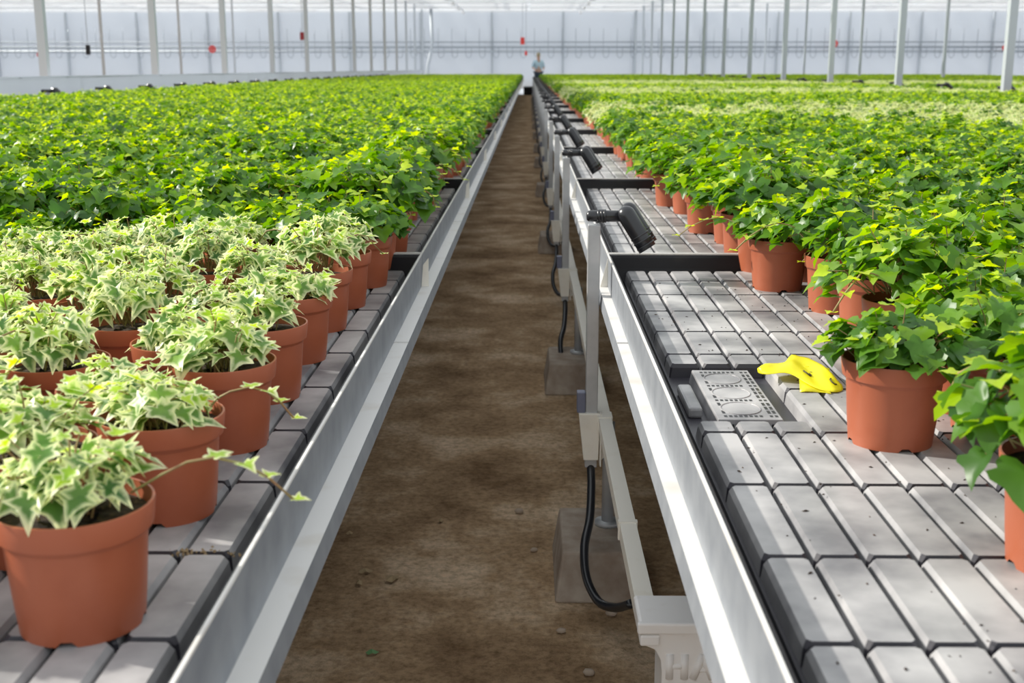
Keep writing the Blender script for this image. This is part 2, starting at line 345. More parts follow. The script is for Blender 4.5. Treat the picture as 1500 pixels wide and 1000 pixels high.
def tiles(xa, xb, edges, hole=None, right=True):
    mb = MB(); n = int((xb - xa) / .05)
    for i in range(n):
        x0 = xa + i * .05 if right else xb - (i + 1) * .05; x1 = x0 + .05
        for j in range(len(edges) - 1):
            y0, y1 = edges[j], edges[j + 1]
            if hole and x0 < hole[1] - .01 and x1 > hole[0] + .01 and y0 < hole[3] and y1 > hole[2]:
                if y0 < hole[2] - .02: tile(mb, x0, x1, y0, hole[2], ZT - .022, ZT)
                if y1 > hole[3] + .02: tile(mb, x0, x1, hole[3], y1, ZT - .022, ZT)
                continue
            wider = i == 0 and not (hole and 0)
            tile(mb, x0, x1, y0, y1, ZT - .022, ZT)
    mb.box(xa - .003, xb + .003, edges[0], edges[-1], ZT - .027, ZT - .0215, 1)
    return mb
def liner(xa, xb, y0, y1):        # black inner tray: flat bottom, sloped walls, rolled bead
    mb = MB(); zb = ZT - .027
    prof = [(0, ZR - .002), (.004, ZR - .001), (.007, ZR - .006), (.011, ZR - .03), (.016, zb + .012), (.024, zb)]
    prev = None; vs = []; fs = []
    for d, z in prof:
        vs += [(xa + d, y0 + d, z), (xb - d, y0 + d, z), (xb - d, y1 - d, z), (xa + d, y1 - d, z)]
    for k in range(len(prof) - 1):
        for i in range(4):
            j = (i + 1) % 4; a = 4 * k; fs.append((a + i, a + 4 + i, a + 4 + j, a + j))
    k = 4 * (len(prof) - 1); fs.append((k, k + 1, k + 2, k + 3)); mb.add(vs, fs)
    mb.box(xa + .002, xb - .002, y0 + .002, y1 - .002, zb - .006, zb - .002)
    return mb
def sides(xa, xb, y0, y1, aisle):   # metal frame of the tray, thin folded sheet
    mb = MB(); t_ = .0025
    for x0, x1 in ((xa - t_, xa), (xb, xb + t_)): mb.box(x0, x1, y0 - t_, y1 + t_, ZL, ZR + .001)
    for ya, yb in ((y0 - t_, y0), (y1, y1 + t_)): mb.box(xa, xb, ya, yb, ZL, ZR + .001)
    return mb
def rims(xa, xb, y0, y1):
    mb = MB(); t_ = .0025
    # folded lips on top
    mb.box(xa - .0032, xa + .0002, y0 - t_, y1 + t_, ZR, ZR + .003); mb.box(xb - .0002, xb + .0032, y0 - t_, y1 + t_, ZR, ZR + .003)
    mb.box(xa, xb, y1 - .002, y1 + .0035, ZR, ZR + .003); mb.box(xa, xb, y0 - .003, y0 + .002, ZR, ZR + .003)
    return mb
NT = 27; LT = 1.93
spans = [(.28, 2.74)] + [(2.752 + k * LT, 2.752 + (k + 1) * LT - .012) for k in range(NT)]
XL0, XL1, XR0, XR1 = -5.15, -.249, .185, 5.70
def edges_mod(y0, y1): n = 10; return [y0 + .028 + (y1 - y0 - .056) * k / n for k in range(n + 1)]
protoR = protoL = None
def tray(side, y0, y1, e1, hole=None):
    xa, xb = (XR0, XR1) if side == 'right' else (XL0, XL1)
    e = empty('growing_tray', (0, y0, 0)); sh = lambda mb: [setattr(mb, 'v', [(x, y - y0, z) for x, y, z in mb.v])] and mb
    sh(sides(xa, xb, y0, y1, side)).build('frame', M['galv'], e)
    sh(rims(xa, xb, y0, y1)).build('rim', M['alu'], e)
    o = sh(liner(xa + .0005, xb - .0005, y0 + .0005, y1 - .0005)).build('liner', M['black'], e); o['label'] = 'black plastic liner'
    if side == 'right': tm = tiles(.2216, XR1 - .03, e1, hole)
    else: tm = tiles(XL0 + .03, -.283, e1, None, False)
    o = sh(tm).build('tile_mat', [M['tile'], M['tileshade']], e); o['label'] = 'grey mat of raised rectangular tiles'
    tb = MB(); s = 1 if side == 'right' else -1; xr = (XR0 if s > 0 else XL1)
    # joint tab near the far end of each tray, standing on the ledge
    yt = (y1 - y0) - .03; a, b_ = xr - s * .0195, xr - s * .0027
    if a > b_: a, b_ = b_, a
    tb.add([(a, yt, ZL), (b_, yt, ZL), (b_, yt, ZR - .004), ((a + b_) / 2 + s * .004, yt, ZR - .02), (a, yt + .0025, ZL), (b_, yt + .0025, ZL), (b_, yt + .0025, ZR - .004), ((a + b_) / 2 + s * .004, yt + .0025, ZR - .02)],
           [(0, 1, 2, 3), (7, 6, 5, 4), (0, 3, 7, 4), (1, 5, 6, 2), (2, 6, 7, 3)])
    tb.build('joint_tab', M['cream'], e)
    return e
HOLE = (.2216, .3716, 1.52, 1.825)
for side in ('right', 'left'):
    t0 = tray(side, *spans[0], EDGES1, HOLE if side == 'right' else None)
    tag(t0, 'nearest growing tray of the %s bench, metal rim with grey tile mat' % side, 'tray', 'growing trays of the %s bench' % side)
    t1 = None
    for k, (y0, y1) in enumerate(spans[1:]):
        if t1 is None: t1 = tray(side, y0, y1, edges_mod(y0, y1)); tt = t1
        else: tt = copy_tree(t1); tt.location = (0, y0, 0)
        tag(tt, 'growing tray of the %s bench, %s from the camera, metal rim and grey mat' % (side, ordinal(k + 2)), 'tray', 'growing trays of the %s bench' % side)
YE = spans[-1][1]
# further benches to the right, beyond the post row
for nm, xa, xb in (('second', 6.3, 11.8), ('third', 12.2, 17.7)):
    e = empty('growing_bench', (xa, 6, 0)); tag(e, '%s bench to the right, beyond the roof posts, under dense ivy' % nm, 'bench')
    a = MB(); a.box(0, xb - xa, 0, YE - 6, ZT - .01, ZT - .0005); a.build('tile_mat', M['tile'], e)
    a = MB(); a.box(0, .003, 0, YE - 6, ZL, ZR); a.box(xb - xa - .003, xb - xa, 0, YE - 6, ZL, ZR); a.box(0, xb - xa, 0, .003, ZL, ZR); a.box(0, xb - xa, YE - 6 - .003, YE - 6, ZL, ZR); a.build('frame', M['galv'], e)
    for j in range(12):
        for x in (.4, xb - xa - .4): a = MB(); a.tube([(x, .5 + j * 4, 0), (x, .5 + j * 4, ZT - .01)], .025, 8); a.build('leg', M['post'], e)

# ledge rails carrying the trays
for s, x0, nm in ((1, XR0, 'right'), (-1, XL1, 'left')):
    e = empty('bench_rail', (x0, 0, 0)); tag(e, 'long white painted edge rail carrying the trays of the %s bench along the aisle' % nm, 'rail')
    a = MB(); w_ = .0224 if s > 0 else .029
    x1, x2 = -s * w_, s * .03
    a.box(min(x1, x2), max(x1, x2), .25, YE + .1, ZL - .003, ZL - .0002)
    a.build('rail', M['alu'], e)
    a = MB(); a.add([(x1, .25, ZL - .0002), (x1, YE + .1, ZL - .0002), (x1 - s * .003, YE + .1, ZL - .026), (x1 - s * .003, .25, ZL - .026), (x1 + s * .003, .25, ZL - .003), (x1 + s * .003, YE + .1, ZL - .003), (x1, YE + .1, ZL - .026), (x1, .25, ZL - .026)],
                    [(0, 1, 2, 3), (7, 6, 5, 4), (2, 6, 7, 3), (0, 3, 7, 4)])
    o = a.build('rail_lip', M['galv'], e); o['label'] = 'galvanised lower lip of the rail'
    for j in range(14):
        y = (2.13, 3.9)[j] if j < 2 else 3.9 + (j - 1) * 3.6
        a = MB(); a.box(min(x1, -s * .003), max(x1, -s * .003), y, y + .003, ZL - .0002, ZL + .0022); a.build('rail_joint', M['alu'], e)
    xin = x0 + s * 4.0
    a = MB(); a.box(xin - .02, xin + .02, .3, YE, ZL - .04, ZL - .0005); tag(a.build('bench_beam', M['galv']), 'steel beam under the %s bench trays, away from the aisle' % nm, 'beam')
# support legs and blocks
BY = [2.60, 4.32, 7.68, 11.1, 14.4, 17.0, 20.3, 23.6, 27.0, 30.3, 33.7, 37.0, 40.4, 43.8]
bm_ = MB(); bm_.hexa([(-.105, -.16, 0), (.105, -.16, 0), (.105, .16, 0), (-.105, .16, 0)], [(-.088, -.14, .112), (.088, -.14, .112), (.088, .14, .112), (-.088, .14, .112)])
bme = bm_.mesh('concrete_block', M['concrete'])
lg = MB(); lg.tube([(0, 0, .112), (0, 0, H - .79)], .014, 10); lgm = lg.mesh('tube', M['post'], True)
lf = MB(); lf.tube([(.0, 0, .112), (0, 0, .122)], .03, 12); lfm = lf.mesh('foot_ring', M['post'], True)
bs = MB(); bs.tube([(0, 0, 0), (0, 0, ZL - .04)], .02, 10); bsm = bs.mesh('tube', M['post'], True)
for s, nm in ((1, 'right'), (-1, 'left')):
    for k, y in enumerate(BY):
        if s > 0:
            o = link('concrete_block', bme); o.location = (.165, y, 0); bev(o, .006)
            tag(o, 'tapered concrete block at the foot of the right bench, %s from the camera' % ordinal(k + 1), 'block', 'concrete blocks along the right bench')
            e = empty('rail_support', (.186, y + .03, 0)); link('tube', lgm, e); link('foot_ring', lfm, e)
            tag(e, 'grey tube standing on the %s concrete block, holding up the cream guide rail' % ordinal(k + 1), 'support', 'supports of the guide rail')
        e = empty('bench_support', (s * 1.3, y + .3, 0)); link('tube', bsm, e)
        a = MB(); a.box(-.02, 3.4, -.015, .015, ZL - .04, ZL - .004) if s > 0 else a.box(-2.9, .02, -.015, .015, ZL - .04, ZL - .004)
        a.build('cross_arm', M['galv'], e)
        tag(e, 'grey steel support with cross arm under the %s bench, %s from the camera' % (nm, ordinal(k + 1)), 'support', 'supports under the %s bench' % nm)

# cream guide rail low along the right bench
XG, ZG = .172, H - .76
e = empty('guide_rail', (XG, 0, ZG)); tag(e, 'cream painted square guide rail running low along the right side of the aisle', 'rail')
a = MB(); a.box(-.014, .014, 1.60, YE, -.028, 0); a.build('rail_tube', M['cream'], e)
for j, y in enumerate([1.93, 2.56, 4.55, 6.1, 7.75, 9.5, 11.3, 13.1, 14.9, 16.7]):
    a = MB(); a.box(-.0165, .0165, y, y + (.012 if j == 0 else .045), -.031, .0025); a.build('coupling', M['cream'], e)
# white plastic end support with raised letters
q = at(1000, 880, ZG)
e = empty('rail_end_support', (.158, 1.545, 0)); tag(e, 'white plastic end support with raised letters at the near end of the guide rail', 'support')
a = MB(); zt = ZG + .004; yb0 = 0; dep = .09
prof = [(-.002, zt - .003), (.001, zt), (.128, zt), (.128, .002), (.034, .002), (.032, zt - .075), (.030, zt - .058), (.022, zt - .042), (.008, zt - .036), (.0, zt - .032)]
n = len(prof); vs = [(x, 0, z) for x, z in prof] + [(x, dep, z) for x, z in prof]
a.add(vs, [tuple(range(n - 1, -1, -1)), tuple(range(n, 2 * n))] + [(i, (i + 1) % n, n + (i + 1) % n, n + i) for i in range(n)])
o = a.build('body', M['whitep'], e, bevel=.004)
a = MB(); a.box(-.004, .130, -.006, .004, zt - .016, zt + .001); a.build('top_flange', M['whitep'], e, bevel=.003)
a = MB(); a.box(.0, .028, -.0055, .002, zt - .034, zt - .017); a.build('side_cheek', M['whitep'], e, bevel=.003)
def stroke(mb, p0, p1, wd): mb.tube([(p0[0], .002, p0[1]), (p1[0], .002, p1[1])], wd * 1.35, 10)
a = MB(); zl = zt - .086; hh = .038
stroke(a, (.043, zl), (.043, zl + hh), .0045); stroke(a, (.064, zl), (.064, zl + hh), .0045); stroke(a, (.043, zl + hh * .5), (.064, zl + hh * .5), .0035)
a.build('letter', M['whitep'], e, smooth=True)['label'] = 'raised letter H'
a = MB(); stroke(a, (.076, zl), (.090, zl + hh), .0045); stroke(a, (.104, zl), (.090, zl + hh), .0045); stroke(a, (.081, zl + hh * .35), (.099, zl + hh * .35), .003)
a.build('letter', M['whitep'], e, smooth=True)['label'] = 'raised letter A'

# ------------------------------------------------------------------ standpipes with elbow outlets
XP = .143; ZE = H - .3135
def rib_rings(mb, p0, p1, r, fr, wd=.003):
    p0 = Vector(p0); p1 = Vector(p1); L_ = (p1 - p0).length
    for f in fr: c = p0.lerp(p1, f); d = (p1 - p0).normalized() * wd; mb.tube([c - d, c + d], r, 20)
def standpipe():
    e = empty('irrigation_standpipe', (XP, 0, 0)); zt = ZE - .018
    a = MB(); a.box(-.0135, .0135, -.0135, .0135, H - .885, zt); a.build('post', M['post'], e, bevel=.002)
    a = MB()                                # tapered cream channel bracket
    z1, z0 = H - .755, H - .865
    a.hexa([(-.017, -.021, z0), (.016, -.021, z0), (.016, .0, z0), (-.017, .0, z0)], [(-.029, -.024, z1), (.019, -.024, z1), (.019, .002, z1), (-.029, .002, z1)])
    a.box(.0192, .0225, -.032, .004, z0 - .012, z1 + .001); o = a.build('bracket', M['cream'], e, bevel=.0015)
    a = MB(); a.hexa([(.0225, -.02, z0 + .0), (.048, -.01, z0 + .02), (.048, .0, z0 + .02), (.0225, .0, z0)], [(.0225, -.02, z0 + .012), (.048, -.01, z0 + .09), (.048, .0, z0 + .09), (.0225, .0, z0 + .05)]); a.build('bracket_arm', M['cream'], o)
    a = MB(); a.box(-.033, -.014, -.016, .012, H - .755, H - .708); o = a.build('clip', M['bluebox'], e, bevel=.002); o['label'] = 'dark blue grey clip'
    a = MB(); P = [(0, 0, H - .88), (.0, -.05, H - .915), (-.007, -.13, H - .964), (-.021, -.195, H - 1.0), (-.018, -.24, H - 1.052), (.006, -.28, H - 1.088), (.038, -.33, H - 1.078), (.066, -.38, H - 1.045)]
    cu = [Vector(p) for p in P]; pts = []
    for i in range(len(cu) - 1):
        p0, p1, p2, p3 = cu[max(i - 1, 0)], cu[i], cu[i + 1], cu[min(i + 2, len(cu) - 1)]
        for q in range(5):
            t_ = q / 5; pts.append(.5 * ((2 * p1) + (-p0 + p2) * t_ + (2 * p0 - 5 * p1 + 4 * p2 - p3) * t_ ** 2 + (-p0 + 3 * p1 - 3 * p2 + p3) * t_ ** 3))
    pts.append(cu[-1]); a.tube(pts, .0095, 12); a.build('hose', M['pipe'], e, smooth=True)['label'] = 'black hose looping down to the ground'
    a = MB(); r = .0125
    a.tube([(-.017, 0, ZE), (-.016, 0, ZE), (-.012, 0, ZE), (-.004, 0, ZE), (.07, 0, ZE)], [.004, .009, .012, r, r], 20)
    rib_rings(a, (-.004, 0, ZE), (.07, 0, ZE), r + .0022, (.18, .27, .36)); a.build('inlet_pipe', M['pipe'], e, smooth=True)['label'] = 'ribbed black horizontal pipe'
    for nm, off, r in (('outlet_spout', (.070, -.006, ZE + .003), .020), ('rear_spout', (.079, .045, ZE + .006), .019)):
        a = MB(); c = Vector(off); d = Vector((.046, -.012, -.072)); pts = []
        rs = []
        for k in range(7): an = math.pi / 2 * k / 6; pts.append(c - d.normalized() * r * math.cos(an)); rs.append(max(.002, r * math.sin(an)))
        pts += [c + d * f for f in (.3, .7, 1.0)]; rs += [r, r, r * 1.02]
        a.tube(pts, rs, 24); rib_rings(a, c, c + d, r * 1.07, (.62, .76, .90), .0018); a.build(nm, M['pipe'], e, smooth=True)['label'] = 'fat black elbow spout pointing down into the tray'
    a = MB(); a.tube([(.07, -.01, ZE + .002), (.078, .05, ZE + .004)], .012, 12); a.build('spout_link', M['pipe'], e, smooth=True)
    return e
sp = None; SY = [2.60, 4.59, 6.09, 7.76, 10.0] + [11.95 + 1.93 * k for k in range(18)]
for k, y in enumerate(SY):
    if sp is None: sp = o = standpipe()
    else: o = copy_tree(sp)
    o.location = (XP, y, 0)
    tag(o, 'irrigation post with black elbow spout beside the right bench, %s from the camera' % ordinal(k + 1), 'standpipe', 'irrigation posts along the right bench')
a = MB(); a.box(-.235, .150, 53.6, 53.75, 0, .34); a.box(-.235, .150, 53.55, 53.8, .34, .38, 1); tag(a.build('aisle_end_sill', [M['black'], M['steel']]), 'dark low sill crossing the far end of the aisle', 'sill')
# simpler black outlets at the far side of the left bench and in front of the second right bench
def outlet():
    e = empty('black_outlet', (0, 0, 0)); a = MB(); a.box(-.015, .015, -.015, .015, -.07, ZE - .01); a.build('post', M['post'], e)
    a = MB(); a.tube([(-.07, 0, ZE), (.07, 0, ZE)], .02, 10); a.build('pipe', M['pipe'], e, smooth=True)
    a = MB(); a.tube([(.05, 0, ZE + .012), (.09, 0, ZE + .01), (.13, -.01, ZE - .03), (.16, -.02, ZE - .06)], .03, 12); a.build('spout', M['pipe'], e, smooth=True); return e
op = None
for k in range(20):
    o = outlet() if op is None else copy_tree(op); op = op or o
    o.location = (-5.27, 13.3 + k * 1.67, .07); tag(o, 'small black outlet by the white film barrier, %s from the camera' % ordinal(k + 1), 'outlet', 'outlets beyond the left bench')
for k in range(14):
    o = copy_tree(op); o.location = (6.18, 13.6 + k * 2.4, .07); tag(o, 'small black outlet between the right benches, %s from the camera' % ordinal(k + 1), 'outlet', 'outlets beyond the right bench')

# ------------------------------------------------------------------ drain grate and yellow tag
e = empty('drain_grate', (.249, 1.525, ZT - .022)); tag(e, 'grey plastic drain grate with square openings set into the right tile mat', 'grate')
GW, GL = .094, .272; a = MB()
a.hexa([(0, 0, 0), (GW, 0, 0), (GW, GL, 0), (0, GL, 0)], [(.004, .003, .021), (GW - .004, .003, .021), (GW - .004, GL - .003, .021), (.004, GL - .003, .021)]); a.build('cover', M['tile'], e, bevel=.001)
a = MB(); nx, ny = 11, 13
for j in range(ny):
    for i in range(nx):
        cx = .016 + i * (GW - .026) / (nx - 1); cy = .018 + j * (GL - .036) / (ny - 1)
        inside = any(((cx - .042) / .030) ** 2 + ((cy - c_) / .034) ** 2 < 1 for c_ in (.055, .135, .215))
        if inside or i == 8: continue
        hx = .0021; hy = .007 if j % 4 else .004
        a.add([(cx - hx, cy - hy, .02125), (cx + hx, cy - hy, .02125), (cx + hx, cy + hy, .02125), (cx - hx, cy + hy, .02125)], [(0, 1, 2, 3)])
for i in range(17): x = .008 + i * .0048; a.box(x, x + .002, -.0006, .001, .003, .015)
a.build('openings', M['black'], e)
a = MB()
for c_ in (.055, .135, .215):
    pts = [(.042 + .027 * math.cos(t_ * math.pi / 12), c_ + .031 * math.sin(t_ * math.pi / 12), .0213) for t_ in range(25)]; a.tube(pts, .0009, 5, cap=False)
a.build('ring_moulding', M['tile'], e)
a = MB(); a.box(.2225, .243, 1.60, 1.73, ZT - .0215, ZT - .006); o = a.build('mat_lug', M['tile'], bevel=.004); tag(o, 'low grey plastic lug between drain grate and tray rim', 'lug')

# yellow tag: crumpled sheet, outline from its own shape
C = at(1165, 556, ZT)
rows = [  # (u, v of back edge, v of front edge, lift back, lift front)
 (0, .52, .50, .012, .010), (.10, .62, .40, .018, .012), (.25, .70, .36, .020, .016), (.38, .72, .34, .016, .022), (.48, .84, .22, .020, .012), (.58, 1.0, .10, .026, .010),
 (.68, .93, .0, .026, .002), (.78, .86, -.02, .024, .002), (.86, .74, -.06, .022, .001), (.92, .52, -.02, .018, .002), (1.0, .35, .05, .004, .002)]
a = MB(); vs = []; fs = []; ncol = 9
sc0, sc1 = .112, .150
for (u, vb, vf, zb, zf) in rows:
    for k in range(ncol):
        t_ = k / (ncol - 1); v = vf + (vb - vf) * t_
        zz = zf + (zb - zf) * t_ + .010 * math.sin(math.pi * t_) * (1 + .5 * math.sin(u * 17)) + .003 * math.sin(u * 31 + t_ * 9)
        vs.append((C.x - sc0 / 2 + u * sc0, C.y - .07 + v * sc1, ZT + max(.0012, zz * .8)))
for i in range(len(rows) - 1):
    for k in range(ncol - 1): b_ = i * ncol + k; fs.append((b_, b_ + ncol, b_ + ncol + 1, b_ + 1))
a.add(vs, fs); e = empty('yellow_tag', (0, 0, 0)); tag(e, 'crumpled yellow plastic tag lying on the right tile mat beside the drain grate', 'tag')
o = a.build('sheet', M['yellow'], e, smooth=True); sm = o.modifiers.new('s', 'SUBSURF'); sm.levels = sm.render_levels = 1; sd = o.modifiers.new('t', 'SOLIDIFY'); sd.thickness = .0006; sd.offset = -1
a = MB(); fv = []; ff = []
for i in range(6):
    for k in range(6):
        t_ = k / 5; q = at(1168 + 9 * i + 3 * t_, 553 + 21 * t_ + (3 if i > 4 else 0), ZT); fv.append((q.x, q.y - .004, ZT + .0015 + .017 * (1 - t_) ** 1.4 + .001 * math.sin(i * 1.3)))
for i in range(5):
    for k in range(5): b_ = i * 6 + k; ff.append((b_, b_ + 1, b_ + 7, b_ + 6))
a.add(fv, ff); fo = a.build('folded_flap', M['yellow'], e, smooth=True); sd = fo.modifiers.new('t', 'SOLIDIFY'); sd.thickness = .0006
def surf(u, t_):
    u_ = u * 1.0; i = max(k for k in range(len(rows)) if rows[k][0] <= u_ + 1e-9); i = min(i, len(rows) - 2); f = (u_ - rows[i][0]) / (rows[i + 1][0] - rows[i][0])
    k = t_ * (ncol - 1); k0 = min(int(k), ncol - 2); g2 = k - k0
    P = lambda ii, kk: Vector(vs[ii * ncol + kk]); q = (P(i, k0) * (1 - g2) + P(i, k0 + 1) * g2) * (1 - f) + (P(i + 1, k0) * (1 - g2) + P(i + 1, k0 + 1) * g2) * f
    return q + Vector((0, -.0006, .0009))
a = MB(); a.tube([surf(.56, .26), surf(.60, .24), surf(.64, .26), surf(.655, .31), surf(.64, .33)], .0011, 6); a.tube([surf(.66, .40), surf(.69, .41)], .0010, 6)
a.tube([surf(.87, .30), surf(.85, .26), surf(.86, .20), surf(.89, .18), surf(.915, .2)], .0010, 6); a.build('print_marks', M['ink'], e, smooth=True)['label'] = 'dark printed squiggles'

# ------------------------------------------------------------------ floor litter
def litter(u, v, s, mt, label, rz, cat='fallen leaf', name='fallen_leaf'):
    q = at(u, v, 0.002); a = MB(); out = [(-.5, 0), (-.3, -.22), (0, -.3), (.25, -.2), (.55, .02), (.3, .2), (.05, .12), (-.2, .28)]
    vs = [(0, 0, .012)] + [(x * s, y * s, .002 + .22 * s * abs(math.sin(x * 5 + y * 7))) for x, y in out]
    a.add(vs, [(0, 1 + i, 1 + (i + 1) % 8) for i in range(8)]); o = a.build(name, M[mt]); o.location = q; o.rotation_euler.z = rz
    sd = o.modifiers.new('t', 'SOLIDIFY'); sd.thickness = .0006; tag(o, label, cat, 'litter on the aisle floor')
litter(535, 839, .034, 'dry', 'curled dry leaf on the aisle floor, left one near the left rail', .3)
litter(575, 850, .044, 'dry', 'largest curled dry leaf on the aisle floor, right of the other', 1.0)
litter(526, 856, .026, 'dry', 'small pale leaf scrap on the aisle floor just below the left curled leaf', 2)
litter(545, 958, .026, 'gleaf', 'green fallen leaf on the bare aisle floor at the bottom', .2)
litter(646, 764, .02, 'dry', 'tiny dry leaf scrap on the aisle floor above the curled leaves', 1.4)
litter(512, 783, .018, 'dry', 'tiny dry scrap on the aisle floor close to the left rail', .4)
def stone(u, v, r, label):
    q = at(u, v, 0); a = MB(); rn = random.Random(u); n = 8
    vs = []; fs = []
    for j in range(1, 4):
        ph = math.pi * j / 4
        for i in range(n): k = 1 + rn.uniform(-.2, .2); vs.append((r * k * math.sin(ph) * math.cos(2 * math.pi * i / n), r * k * .7 * math.sin(ph) * math.sin(2 * math.pi * i / n), r * .55 * (1 - math.cos(ph))))
    b0 = len(vs); vs += [(0, 0, 0), (0, 0, r)]
    for j in range(2):
        for i in range(n): i2 = (i + 1) % n; fs.append((j * n + i, j * n + i2, (j + 1) * n + i2, (j + 1) * n + i))
    for i in range(n): i2 = (i + 1) % n; fs.append((b0, i2, i)); fs.append((b0 + 1, 2 * n + i, 2 * n + i2))
    a.add(vs, fs); o = a.build('small_stone', M['stone'], smooth=True); o.location = q; tag(o, label, 'stone', 'litter on the aisle floor')
stone(761, 752, .013, 'small pale stone in the middle of the aisle left of the nearest block')
stone(782, 808, .010, 'small stone on the aisle floor left of the nearest concrete block')
stone(822, 927, .011, 'small stone in front of the nearest concrete block')
stone(863, 989, .013, 'small pale stone at the bottom of the aisle near the white support')
stone(895, 902, .013, 'stone lying below the black hose loop of the nearest post')
a = MB(); n = 0; rn = random.Random(5)
cq = at(292, 812, ZT - .004)
for i in range(90):
    x = cq.x + rn.gauss(0, .016); y = cq.y + rn.gauss(0, .004); r = rn.uniform(.001, .0025); z = ZT - .006 + rn.uniform(0, .006)
    a.add([(x + r, y, z), (x, y + r, z), (x - r, y, z), (x, y - r, z), (x, y, z + r), (x, y, z - r)], [(0, 1, 4), (1, 2, 4), (2, 3, 4), (3, 0, 4), (1, 0, 5), (2, 1, 5), (3, 2, 5), (0, 3, 5)])
tag(a.build('peat_crumbs', M['dry']), 'brown peat crumbs in the tile groove near the front left pot', 'crumbs', kind='stuff')
a = MB()
for i in range(260):
    x = rn.uniform(.24, .62); y = rn.uniform(.75, 2.6); r = rn.uniform(.0006, .0017)
    if HOLE[0] < x < HOLE[1] + .01 and HOLE[2] - .02 < y < HOLE[3] + .02: continue
    z = ZT + r * .3; l = rn.uniform(1, 3); an = rn.uniform(0, 3); c_, s_2 = math.cos(an), math.sin(an)
    a.add([(x + r * l * c_, y + r * l * s_2, z), (x - r * s_2, y + r * c_, z), (x - r * l * c_, y - r * l * s_2, z), (x + r * s_2, y - r * c_, z), (x, y, z + r)], [(0, 1, 4), (1, 2, 4), (2, 3, 4), (3, 0, 4)])
tag(a.build('soil_specks', M['soil']), 'dark soil specks scattered over the bare tiles of the right bench', 'specks', kind='stuff')

# ------------------------------------------------------------------ ivy plants
HALF_G = [(0, -.04), (.16, -.20), (.40, -.24), (.50, -.08), (.47, .06), (.64, .22), (.58, .40), (.36, .48), (.22, .72), (0, .96)]
HALF_V = [(0, -.03), (.14, -.20), (.40, -.30), (.40, -.12), (.34, .02), (.54, .14), (.70, .32), (.46, .38), (.30, .44), (.19, .68), (0, 1.04)]
HALF_L = [(0, -.04), (.42, -.26), (.36, .02), (.66, .28), (.30, .44), (0, 1.0)]
def outline(h): return h + [(-x, y) for x, y in reversed(h[1:-1])]
OUT = {'G': outline(HALF_G), 'V': outline(HALF_V), 'L': outline(HALF_L)}
def leaf(mb, base, fwd, up, size, kind, tint, mi, lod, rn, slim=1.0):
    fwd = fwd.normalized(); side = fwd.cross(up).normalized(); up = side.cross(fwd)
    o = OUT[kind]; c = (0, .14); n = len(o); fold = rn.uniform(.1, .4); droop = rn.uniform(.05, .40); tw = rn.uniform(-.2, .2)
    def P(x, y):
        z = abs(x) * fold - droop * y * y + .04 * math.sin(x * 9 + y * 4) + tw * x * y
        x *= slim; return base + (side * x + fwd * (y + .05) + up * z) * size
    if lod:
        vs = [P(*c)] + [P(x, y) for x, y in o]; mb.add(vs, [(0, 1 + i, 1 + (i + 1) % n) for i in range(n)], mi, [0.] + [1.] * n, tint)
    else:
        k = .55; vs = [P(*c)] + [P(c[0] + (x - c[0]) * k, c[1] + (y - c[1]) * k) for x, y in o] + [P(x, y) for x, y in o]
        fs = [(0, 1 + i, 1 + (i + 1) % n) for i in range(n)] + [(1 + i, 1 + n + i, 1 + n + (i + 1) % n, 1 + (i + 1) % n) for i in range(n)]
        mb.add(vs, fs, mi, [0.] + [.5] * n + [1.] * n, tint)
